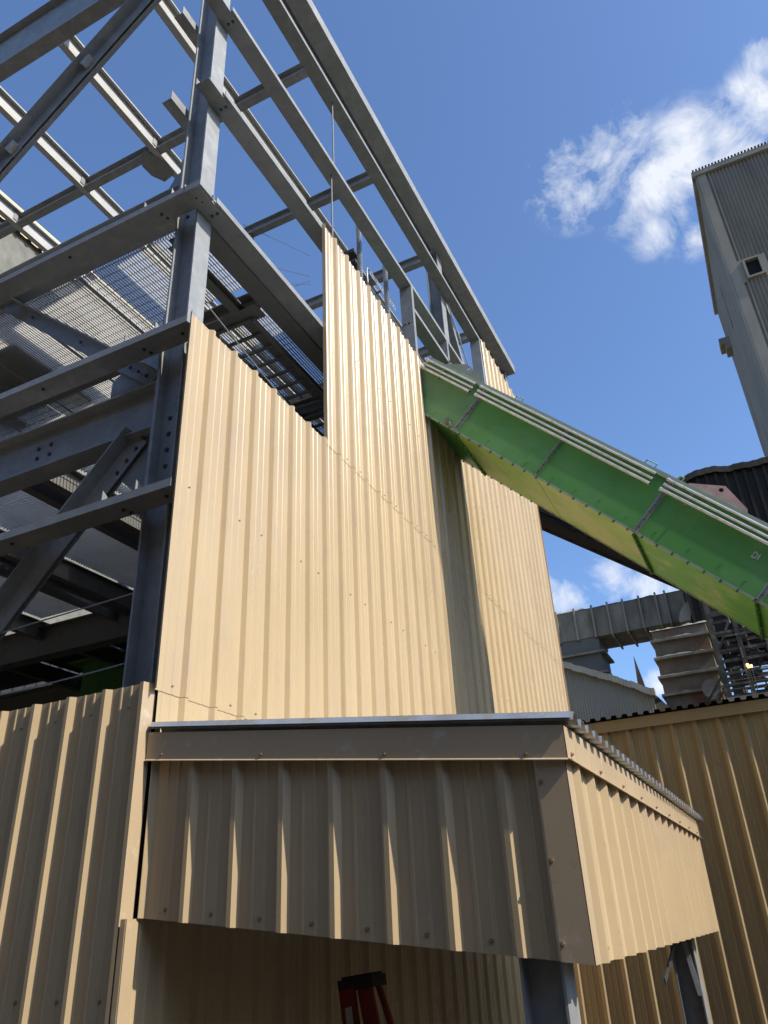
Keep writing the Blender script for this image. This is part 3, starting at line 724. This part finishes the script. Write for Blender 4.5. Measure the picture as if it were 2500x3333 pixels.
# ================================================================== UNISTRUT POSTS AND CABLE TRAYS
def strut(y, z0, z1, label):
    t = thing('strut_post', label, 'strut', (-3.62, y, z0), 'perforated strut posts behind the tall wall')
    m = M(); m.box(-3.64, -3.60, y, y+.004, z0, z1); m.box(-3.604, -3.60, y+.004, y+.04, z0, z1); obj('channel', m, GALV, t)
    m = M(); m.box(-3.585, -3.575, y, y+.006, z0, z1); m.box(-3.585, -3.575, y+.030, y+.036, z0, z1)
    z = z0
    while z < z1: m.box(-3.585, -3.575, y+.006, y+.030, z, z+.022); z += .05
    obj('perforated_face', m, DECK, t)
strut(7.36, 5.9, 9.78, 'left perforated metal strut post rising above the stepped tan wall edge')
strut(8.26, 5.9, 9.76, 'right perforated metal strut post, next to the dark steel jamb of the opening')
def tray(z, y0, y1, label, bend=False):
    t = thing('cable_tray', label, 'cable tray', (-3.95, y0, z), 'cable trays behind the strut posts')
    for x in (-3.80, -4.12):
        m = M()
        m.box(x-.004, x+.004, y0, y1, z-.05, z-.03); m.box(x-.004, x+.004, y0, y1, z+.03, z+.05)
        y = y0
        while y < y1: m.box(x-.004, x+.004, y, y+.03, z-.03, z+.03); y += .06
        if bend: m.path([(x, y0, z+.045), (x, y0-.09, z+.02), (x, y0-.12, z-.08), (x, y0-.10, z-.3)], .014, 8)
        obj('side_rail', m, DECK, t)
    y = y0+.1
    while y < y1: m = M(); m.box(-4.115, -3.805, y, y+.03, z-.045, z-.02); obj('rung', m, GALVD, t); y += .3
tray(9.08, 8.12, 9.05, 'uppermost cable tray with a rounded end, between the strut posts', True)
tray(8.72, 8.0, 9.0, 'middle cable tray just above the stepped tan wall edge')
tray(8.45, 8.0, 9.0, 'lowest cable tray half hidden by the stepped tan wall edge')
HR = thing('handrail', 'pair of pale parallel rails sloping behind the opening above the conveyor', 'handrail', (-3.9, 9, 7))
for z in (8.95, 8.78):
    m = M(); m.tube((-3.9, 8.9, z), (-3.9, 11.2, z), .018, 8); obj('rail', m, DECK, HR)
m = M(); m.tube((-3.9, 11.2, 8.95), (-3.9, 11.2, 6.2), .018, 8); obj('post', m, DECK, HR)
SB = thing('channel_bundle', 'small dark bundle of steel channels poking out beside the left strut post', 'steel channels', (-3.9, 7.5, 9))
m = M(); m.box(-4.1, -3.82, 7.62, 7.9, 9.10, 9.16); m.box(-4.1, -3.82, 7.66, 7.9, 8.93, 8.98); obj('channel', m, DARKST, SB)

# ================================================================== SAFETY CABLES AND LOOSE WIRES
def cab(pts, r, name, label, cat='cable', mt=CABLE):
    m = M(); m.path(pts, r, 5); obj(name, m, mt, label=label, category=cat)
def sag(a, b, s, n=8):
    a, b = V(a), V(b); return [a.lerp(b, i/n)-Z*s*4*(i/n)*(1-i/n) for i in range(n+1)]
cab(sag((-10.6,3.93,2.1), (-3.64,3.93,2.22), .03), .006, 'safety_cable', 'upper thin steel safety cable strung across the dark bay left of the column')
cab(sag((-10.6,3.93,1.62), (-5.1,3.93,1.66), .02)+sag((-5.1,3.93,1.66),(-3.64,3.93,1.70),.01)[1:], .006, 'safety_cable', 'lower thin steel safety cable just above the low ribbed wall')
cab(sag((-3.60,4.05,5.08), (-3.52,6.4,4.55), .02), .006, 'safety_cable', 'slack steel cable in the open slot above the sunlit panels, right of the column')
cab([(-3.9,5.0,7.1),(-3.45,5.72,7.05)], .003, 'loose_wire', 'thin straight wire reaching the edge of the upper tan panels', mt=DARKST)
cab([(-4.0,5.1,6.7),(-3.45,5.73,6.72)], .003, 'loose_wire', 'middle loose wire below the straight one at the upper tan panel edge', mt=DARKST)
m = M(); m.path([(-4.0,5.1,6.42),(-3.6,5.55,6.52),(-3.45,5.73,6.6)], .003, 5); m.path([(-3.45,5.73,6.66),(-3.58,5.6,6.52),(-3.6,5.56,6.42),(-3.54,5.6,6.36),(-3.50,5.66,6.38)], .003, 5)
obj('loose_wire', m, DARKST, label='lowest loose wire with a hooked end beside the upper tan panels', category='cable')

# ================================================================== INTERIOR
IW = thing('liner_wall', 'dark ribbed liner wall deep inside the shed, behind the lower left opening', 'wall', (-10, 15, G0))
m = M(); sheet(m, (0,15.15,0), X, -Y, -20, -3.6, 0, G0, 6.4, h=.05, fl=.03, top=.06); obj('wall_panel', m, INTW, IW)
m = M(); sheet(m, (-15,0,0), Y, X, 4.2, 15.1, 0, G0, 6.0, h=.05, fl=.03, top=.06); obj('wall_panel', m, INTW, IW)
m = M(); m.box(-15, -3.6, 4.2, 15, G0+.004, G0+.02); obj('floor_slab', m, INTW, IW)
GM = thing('green_machine', 'dark green machine housing with a flat lid in the shadows beside the column', 'machine', (-9.2, 9, G0))
m = M(); m.box(-9.75, -8.5, 9.0, 10.2, 2.4, 4.0); m.box(-9.4, -8.8, 8.97, 9.0, 3.1, 3.15); obj('housing', m, GREEN, GM)
m = M(); m.box(-9.95, -8.4, 8.85, 10.3, 4.005, 4.045); obj('lid', m, GREENH, GM)
m = M(); m.box(-9.7, -9.6, 9.1, 9.2, G0, 2.4); m.box(-8.65, -8.55, 9.1, 9.2, G0, 2.4); obj('frame_leg', m, DARKST, GM)

# ================================================================== STEPLADDER
SL = thing('stepladder', 'red stepladder with black top cap standing in the dark under the canopy', 'ladder', (-2.7, 5.3, G0))
top = V((-2.83, 5.3, -.28))
m = M(); m.obox(V((-2.80,5.31,-.325)), V((.128,0,.016)), V((0,.10,0)), V((-.006,0,.034))); m.obox(V((-2.802,5.31,-.284)), V((.11,0,.013)), V((0,.08,0)), V((-.001,0,.009))); obj('top_cap', m, CAPB, SL)
def rail(p, q, w=.038):
    m = M(); p, q = V(p), V(q); m.bar(p, q, (1,0,0), w, .014)
    return obj('rail', m, RED, SL)
r1 = rail((-2.865,5.22,-.355), (-2.50,4.95,G0), .056); rail((-2.745,5.25,-.355), (-2.28,5.00,G0), .050)
rail((-2.88,5.42,-.33), (-2.85,5.95,G0), .018); rail((-2.74,5.42,-.33), (-2.45,5.95,G0), .018)
for k in range(5):
    t = (k+.8)/5.5; z = -.33+(G0+.33)*t; m = M(); m.box(-2.865+.36*t+.02, -2.745+.46*t-.02, 5.18-.27*t, 5.26-.27*t, z-.012, z+.012); obj('step', m, GALVD, SL)
m = M(); d_ = (V((-2.50,4.95,G0))-V((-2.865,5.22,-.355))).normalized(); p = V((-2.860,5.195,-.355))+d_*.1; m.bar(p, p+d_*.2, (1,0,0), .024, .003); obj('sticker', m, LABEL, SL)

# ================================================================== CREAM NEIGHBOUR (far left)
CB = thing('cream_building', 'cream ribbed building with grey lower wall seen past the purlins, far left', 'building', (-24, 20, G0))
m = M(); sheet(m, (-20,0,0), Y, X, 2, 45, 0, 23.0, 23.9, pitch=.5, h=.08, fl=.05, top=.1, minor=0); obj('parapet', m, CREAM, CB)
m = M(); m.box(-30, -20.15, 2, 45, G0, 23.5); obj('wall', m, GREYW, CB)
m = M(); m.box(-30, -19.9, 1.9, 45, 23.9, 24.0); obj('roof', m, CREAM, CB)

# ================================================================== TOWER (far right)
k = 1.6
T = thing('tower', 'tall grey dusty corrugated tower with a small square dark opening at the upper right', 'tower', (9, 55, G0))
x0, y0, zt = 3.6*k, 30*k, 31.36*k
def far_sheet(name, mt, par, o, u, n, s0, s1, ph, zb, zt_, **kw):
    m = M(); sheet(m, o, u, n, s0, s1, ph, zb, zt_, minor=0, **kw); return obj(name, m, mt, par)
# front face split round the opening
ox0, ox1, oz0, oz1 = 4.28*k, 4.82*k, 24.22*k, 25.1*k
kw = dict(pitch=.25, h=.16, fl=.01, top=.15)
far_sheet('wall', TOWER, T, (0,y0,0), X, -Y, x0+.6, ox0-.25, x0, G0, zt, **kw)
far_sheet('wall', TOWER, T, (0,y0,0), X, -Y, ox1+.25, x0+16, x0, G0, zt, **kw)
far_sheet('wall', TOWER, T, (0,y0,0), X, -Y, ox0-.25, ox1+.25, x0, oz1+.25, zt, **kw)
far_sheet('wall', TOWER, T, (0,y0,0), X, -Y, ox0-.25, ox1+.25, x0, G0, oz0-.25, **kw)
far_sheet('wall', TOWER, T, (x0,0,0), Y, -X, y0, 40.6*k, y0, G0, zt, pitch=.235, h=.03, fl=.02, top=.1)
m = M(); m.box(x0-.08, x0+.62, y0-.2, y0-.02, G0, zt-.1); m.box(x0-.10, x0-.0, y0-.2, y0+.5, G0, zt-.1); obj('corner_trim', m, TOWER, T)
m = M(); m.box(x0-.3, x0+16.2, y0-.35, y0+.1, zt-.45, zt); m.box(x0-.3, x0, y0, 40.7*k, zt-.45, zt); obj('eave', m, DUST, T)
far_sheet('roof_edge', GALLERY, T, (0,0,0), X, -Y, 0, .01, 0, zt, zt+.01) if False else None
m = M()
for i in range(67): m.box(x0-.2+i*.235, x0-.08+i*.235, y0-.5, y0+2, zt+.0, zt+.06)
obj('roof_ribs', m, GALLERY, T)
m = M()
for (a0,a1,b0,b1) in ((ox0-.16,ox0,oz0-.16,oz1+.16),(ox1,ox1+.16,oz0-.16,oz1+.16)): m.box(a0,a1,y0-.35,y0+.9,b0,b1)
m.box(ox0,ox1,y0-.35,y0+.9,oz0-.16,oz0); m.box(ox0,ox1,y0-.35,y0+.9,oz1,oz1+.16); m.box(ox0-.5,ox0-.17,y0-.16,y0,oz0-.3,oz1+.3); m.box(ox1+.17,ox1+.5,y0-.16,y0,oz0-.3,oz1+.3)
wf = obj('opening_frame', m, TOWER, T)
m = M(); m.box(ox0,ox1,y0-.05,y0+1,oz0,oz1); obj('dark_void', m, BLACK, wf)
m = M(); m.box(x0-.9, x0-.02, 62, 63.5, 44.0, 44.7); m.box(x0-.5, x0-.02, 62, 63.5, 43.5, 44.0); obj('bracket', m, TOWER, T)
m = M(); m.box(x0-.06, x0-.02, 56, 56.8, 41.5, 45.5); obj('vent_strip', m, DUCTM, T)

# ================================================================== DARK GALLERY BUILDING
DB = thing('dark_gallery', 'black-brown corrugated building with a lumpy dust covered roof edge behind the pink lug', 'building', (5, 42, G0))
m = M(); zt2 = 13.45*k
xa = -1.2*k
import math as _m
def lump(x): return zt2+.05*_m.sin(x*2.9)+.16*_m.sin(x*1.1+1)+.03*_m.sin(x*5.3+2)+.02*_m.sin(x*13)+max(0, x-2.6)*.10
n = 90
for i in range(n):
    a = xa+i*.16; b_ = a+.16; d = .12 if (i % 3 == 0) else 0
    m.face([(a, 26*k-d, 8*k), (b_, 26*k-d, 8*k), (b_, 26*k-d, lump(b_)-.3), (a, 26*k-d, lump(a)-.3)])
    m.face([(b_, 26*k-d, 8*k), (b_, 26*k-(.12 if ((i+1) % 3 == 0) else 0), 8*k), (b_, 26*k-(.12 if ((i+1) % 3 == 0) else 0), lump(b_)-.3), (b_, 26*k-d, lump(b_)-.3)])
obj('wall', m, GALLERY, DB)
m = M()
for i in range(n):
    a = xa+i*.16; b_ = a+.16
    m.face([(a,26*k-.3,lump(a)-.42),(b_,26*k-.3,lump(b_)-.42),(b_,26*k-.2,lump(b_)),(a,26*k-.2,lump(a))])
    m.face([(a,26*k-.2,lump(a)),(b_,26*k-.2,lump(b_)),(b_,26*k+6,lump(b_)+.3),(a,26*k+6,lump(a)+.3)])
obj('roof', m, GALLERY, DB)
m = M(); m.box(xa, xa+.1, 26*k, 26*k+6, 8*k, zt2-.3); m.box(xa, xa+14, 26*k, 26*k+6, 8*k-.1, 8*k); m.box(xa+1, xa+1.6, 26*k+1, 26*k+1.6, G0, 8*k-.1); m.box(xa+12, xa+12.6, 26*k+1, 26*k+1.6, G0, 8*k-.1); obj('frame', m, DARKST, DB)
# old truss gallery parallel to the conveyor
OG = thing('truss_gallery', 'old dark truss gallery with cables running just below and behind the green conveyor', 'conveyor gallery', (0, 18, 7))
p0, p1 = V((-7.5, 18, 12.36)), V((-.5, 18, 6.81))
dd = (p1-p0).normalized(); up = V((dd.z*-1, 0, dd.x)).normalized()
if up.z < 0: up = -up
for y in (18.0, 19.6):
    m = M(); m.bar(p0+V((0,y-18,0)), p1+V((0,y-18,0)), up, .09, .09); m.bar(p0+V((0,y-18,0))+up*1.5, p1+V((0,y-18,0))+up*1.5, up, .08, .08); obj('chord', m, GALLERY, OG)
for i in range(12):
    a = p0.lerp(p1, i/12); b_ = p0.lerp(p1, (i+1)/12)
    m = M(); m.bar(a, b_+up*1.5, (0,1,0), .03, .03); m.bar(a, b_+V((0,1.6,0)), up, .03, .03); m.bar(a, a+V((0,1.6,0)), up, .05, .05); obj('lattice_bar', m, GALVD if i % 3 == 0 else GALLERY, OG)
m = M(); m.plate([p0-up*.06+V((0,.3,0)), p1-up*.06+V((0,.3,0)), p1-up*.06+V((0,1.5,0)), p0-up*.06+V((0,1.5,0))], up*.05); m.plate([p0+up*.3+V((0,1.6,0)), p1+up*.3+V((0,1.6,0)), p1+up*1.7+V((0,1.6,0)), p0+up*1.7+V((0,1.6,0))], (0,.05,0)); obj('deck', m, GALLERY, OG)
m = M(); q0, q1 = p0-up*.16, p1-up*.16
nn = 40
for i in range(nn):
    a = q0.lerp(q1, i/nn)+up*random.uniform(-.03,.03); b_ = q0.lerp(q1, (i+1)/nn)+up*random.uniform(-.03,.03); m.tube(a, b_, .07, 6)
obj('cable_bundle', m, GALLERY, OG)

# ================================================================== DUCTWORK
k = 2.0
DU = thing('duct', 'grey horizontal rectangular duct with upright stiffener ribs crossing under the conveyor', 'duct', (-6, 45, 15))
def P2(x, y, z): return (x*k, y*k, z*k)
m = M(); m.box(-5.2*k, -.4*k, 22*k, 23.4*k, 7.08*k, 7.95*k); obj('duct_body', m, DUCTM, DU)
for i, x in enumerate((-4.73,-4.19,-3.67,-3.21,-2.77,-2.31,-1.85,-1.59,-1.13)):
    m = M(); m.box(x*k-.04, x*k+.06, 22*k-.16, 22*k, 7.04*k, 8.02*k); m.box(x*k-.04, x*k+.06, 22*k, 23.45*k, 7.0*k, 7.08*k); obj('stiffener', m, TOWER, DU)
m = ridge((-5.2*k, 22*k-.05, 7.95*k), (-.4*k, 22*k-.05, 7.95*k), (0,1.6,0), .04, .22)
obj('dust_layer', m, DUST, DU)
BD = thing('blue_duct', 'dark blue-grey duct leg with flange bands beside the tall wall edge', 'duct', (-8.5, 45, 8))
m = M(); m.box(-5.2*k, -3.63*k, 22*k, 23.2*k, 0, 7.06*k); obj('duct_body', m, DUCTB, BD)
for z in (6.62, 6.02, 5.5):
    m = M(); m.box(-5.2*k, -3.5*k, 21.88*k, 23.3*k, z*k-.06, z*k+.06); obj('flange_band', m, DUCTM, BD)
RD = thing('rusty_duct', 'large rusty vertical duct with horizontal flange bands caked in dust, below the conveyor', 'duct', (-2.6, 40, 5))
m = M(); m.box(-1.97*k, -.66*k, 20*k, 21.2*k, 0, 6.3*k); obj('duct_body', m, RUST, RD)
for z in (6.0, 5.55, 5.08, 4.64):
    m = M(); m.box(-2.03*k, -.59*k, 19.88*k, 21.3*k, z*k-.05, z*k+.07); fb = obj('flange_band', m, DUCTM, RD)
    m = ridge((-2.03*k, 19.88*k+.02, z*k+.071), (-.59*k, 19.88*k+.02, z*k+.071), (0,.24,0), .0, .09 if z > 5.5 else .035)
    obj('dust_ledge', m, DUST, fb)
m = ridge((-2.0*k, 20*k-.12, 6.28*k), (-.62*k, 20*k-.12, 6.28*k), (0,1.5,0), .10, .26)
obj('dust_top', m, DUST, RD)
EL = thing('duct_elbow', 'rounded grey duct elbow with a dark arch above the rusty duct', 'duct', (-1, 43, 13))
m = M(); cx_, cz_, ro, ri = -.72*k, 6.70*k, 1.15, .58
na = 14
for i in range(na):
    a0, a1 = R(80+100*i/na), R(80+100*(i+1)/na)
    q = [(cx_+ro*math.cos(a0), 20.9*k, cz_+ro*math.sin(a0)), (cx_+ro*math.cos(a1), 20.9*k, cz_+ro*math.sin(a1)), (cx_+ri*math.cos(a1), 20.9*k, cz_+ri*math.sin(a1)), (cx_+ri*math.cos(a0), 20.9*k, cz_+ri*math.sin(a0))]
    m.plate(q, (0, 1.6, 0))
obj('elbow_body', m, TOWER, EL)
m = M(); m.box(cx_-.6, cx_+.8, 21.3*k, 21.4*k, 6.2*k, 7.0*k); obj('arch_back', m, GALLERY, EL)

# grey corrugated gable building
GB = thing('grey_shed', 'grey corrugated shed with a sloping dusty roof edge between the blue-grey and rusty ducts', 'shed', (-6, 40, G0))
def gz(x):      # roof edge height against x (world)
    P_ = [(-12,13.4),(-4.12*k,5.59*k),(-3.13*k,5.11*k),(-2.55*k,4.81*k),(-2.12*k,4.56*k)]
    for (a, b), (c, d) in zip(P_[:-1], P_[1:]):
        if x <= c: return b+(d-b)*(x-a)/(c-a)
    return P_[-1][1]
m = M(); sheet(m, (0,19*k,0), X, -Y, -12, -2.12*k, 0, G0, lambda s: gz(s)-.1, pitch=.13, h=.035, fl=.02, top=.04, minor=0); obj('wall', m, GABLE, GB)
m = M()
for i in range(48):
    a = -12+i*.164; b_ = a+.164; r_ = random.uniform(-.03,.03)
    m.obox(V(((a+b_)/2, 19*k-.1, (gz(a)+gz(b_))/2-.08+r_)), V((.09,0,(gz(b_)-gz(a))/2)), V((0,.2,0)), V((0,0,.16)))
obj('roof_edge', m, DUST, GB)
m = M(); m.plate([(-2.12*k,19*k,G0),(-1.86*k,19*k+1.2,G0),(-1.86*k,19*k+1.2,4.25*k),(-2.12*k,19*k,4.55*k)], (0,.1,0)); obj('side_wall', m, GALLERY, GB)
m = M(); m.face([(-12,19*k,gz(-12)-.02),(-2.12*k,19*k,gz(-2.12*k)-.02),(-2.12*k,19*k+8,gz(-2.12*k)-.4),(-12,19*k+8,gz(-12)-.4)]); obj('roof', m, DUST, GB)
m = M(); xs_ = -2.50*k
m.plate([(-2.55*k,20.3*k,5.85*k),(-2.60*k,20.3*k,4.8*k),(-2.38*k,20.3*k,4.75*k),(-2.46*k,20.3*k,5.3*k)], (0,.12,0)); obj('fin', m, RUST, GB)

# pipe rack
PK = thing('pipe_rack', 'tangled dusty pipe rack with platforms and railings beneath the lower conveyor end', 'pipe rack', (1, 36, G0))
def rbar(p, q, w, name='member', mt=RACKM): m = M(); m.bar(V(p)*k, V(q)*k, (0,1,0) if abs(V(q).x-V(p).x)+abs(V(q).z-V(p).z) > .05 else (1,0,0), w, w*.9); obj(name, m, mt, PK)
for x in (-.50, .0, .55, 1.15, 1.75):
    for y in (18.0, 19.6): rbar((x,y,G0/k), (x,y,6.5), .11 if y < 19 else .08, 'post')
for z in (3.95, 4.2, 4.45, 4.72, 4.95, 5.35, 5.6, 5.78, 6.35):
    for y in (18.0, 19.6): rbar((-.55,y,z), (2.2,y,z), .07 if z != 5.78 else .1, 'beam')
for z in (3.95, 4.95, 5.78):
    for x in (-.5, .0, .55, 1.15): rbar((x,18,z), (x,19.6,z), .07, 'beam')
for (a, b) in (((-.45,18,5.0),(-.05,18,5.7)), ((.05,18,4.5),(.5,18,3.98)), ((.6,18,5.0),(1.1,18,5.7)), ((-.45,19.6,4.0),(-.05,19.6,4.9)), ((.0,19.6,5.7),(.55,19.6,5.0)), ((-1.25,18.6,3.7),(-.55,18.2,4.45)), ((-1.15,18.6,3.55),(-.45,18.2,4.3)), ((-.2,18,5.8),(.3,18,6.3))): rbar(a, b, .05, 'brace')
random.seed(11)
for i in range(64):
    y = random.uniform(17.6, 19.4); z = random.uniform(3.85, 5.75); x = random.uniform(-.5, 1.2); l = random.uniform(.25, .9); m = M()
    if i % 2: m.tube(V((x,y,z))*k, V((x+l,y,z))*k, random.uniform(.03,.07), 8)
    else: m.tube(V((x,y,z))*k, V((x+random.uniform(-.02,.02),y,z+l*.6))*k, random.uniform(.025,.06), 8)
    obj('pipe', m, RACKM if i % 5 else DECK, PK)
for i in range(24):
    y = random.uniform(18.2, 19.3); z = random.uniform(4.2, 5.7); x = random.uniform(-.3, 1.2); m = M(); s_ = random.uniform(.10,.26)
    m.box(x*k-s_, x*k+s_, y*k-.2, y*k+.2, z*k-s_, z*k+s_*.8); m.box(x*k-s_*.7, x*k+s_*.7, y*k-.23, y*k-.2, z*k-s_*.6, z*k+s_*.5); obj('equipment_box', m, RACKM, PK)
for z in (4.08, 4.18, 4.26):
    m = M(); m.tube(V((-.5,17.9,z))*k, V((1.8,17.9,z))*k, .025, 6); obj('handrail', m, RACKM, PK)
m = M(); m.box(-.55*k, 2.2*k, 17.9*k, 19.6*k, 3.60*k, 3.93*k); obj('platform', m, DUCTM, PK)
m = M(); m.box(-.45*k, .75*k, 19.62*k, 19.7*k, 4.98*k, 6.3*k); m.box(.9*k, 1.6*k, 19.62*k, 19.7*k, 4.5*k, 6.3*k); obj('back_panel', m, GALLERY, PK)
m = M(); m.tube(V((-.83,19.3,3.4))*k, V((-.83,19.3,4.3))*k, .13, 10); m.tube(V((-.83,19.3,4.22))*k, V((-.83,19.3,4.30))*k, .28, 10); m.tube(V((-.85,19.25,4.5))*k, V((-.85,19.55,4.5))*k, .42, 14); obj('valve', m, DUCTM, PK)

LAMP = bpy.data.materials.new('yellow_lamp_glow'); LAMP.use_nodes = True
LAMP.node_tree.nodes['Principled BSDF'].inputs['Emission Color'].default_value = (1, .62, .08, 1); LAMP.node_tree.nodes['Principled BSDF'].inputs['Emission Strength'].default_value = 1.6
for (x, z) in ((.02,4.47),(.035,4.43),(.085,4.435)):
    m = M(); m.tube((x*k, 17.6*k, z*k-.05), (x*k, 17.6*k, z*k+.05), .055, 8); o = obj('lamp', m, LAMP, PK)
    m = M(); m.tube((x*k, 17.6*k+.06, z*k-1.0), (x*k, 17.6*k+.06, z*k-.05), .02, 6); obj('lamp_pole', m, RACKM, o)
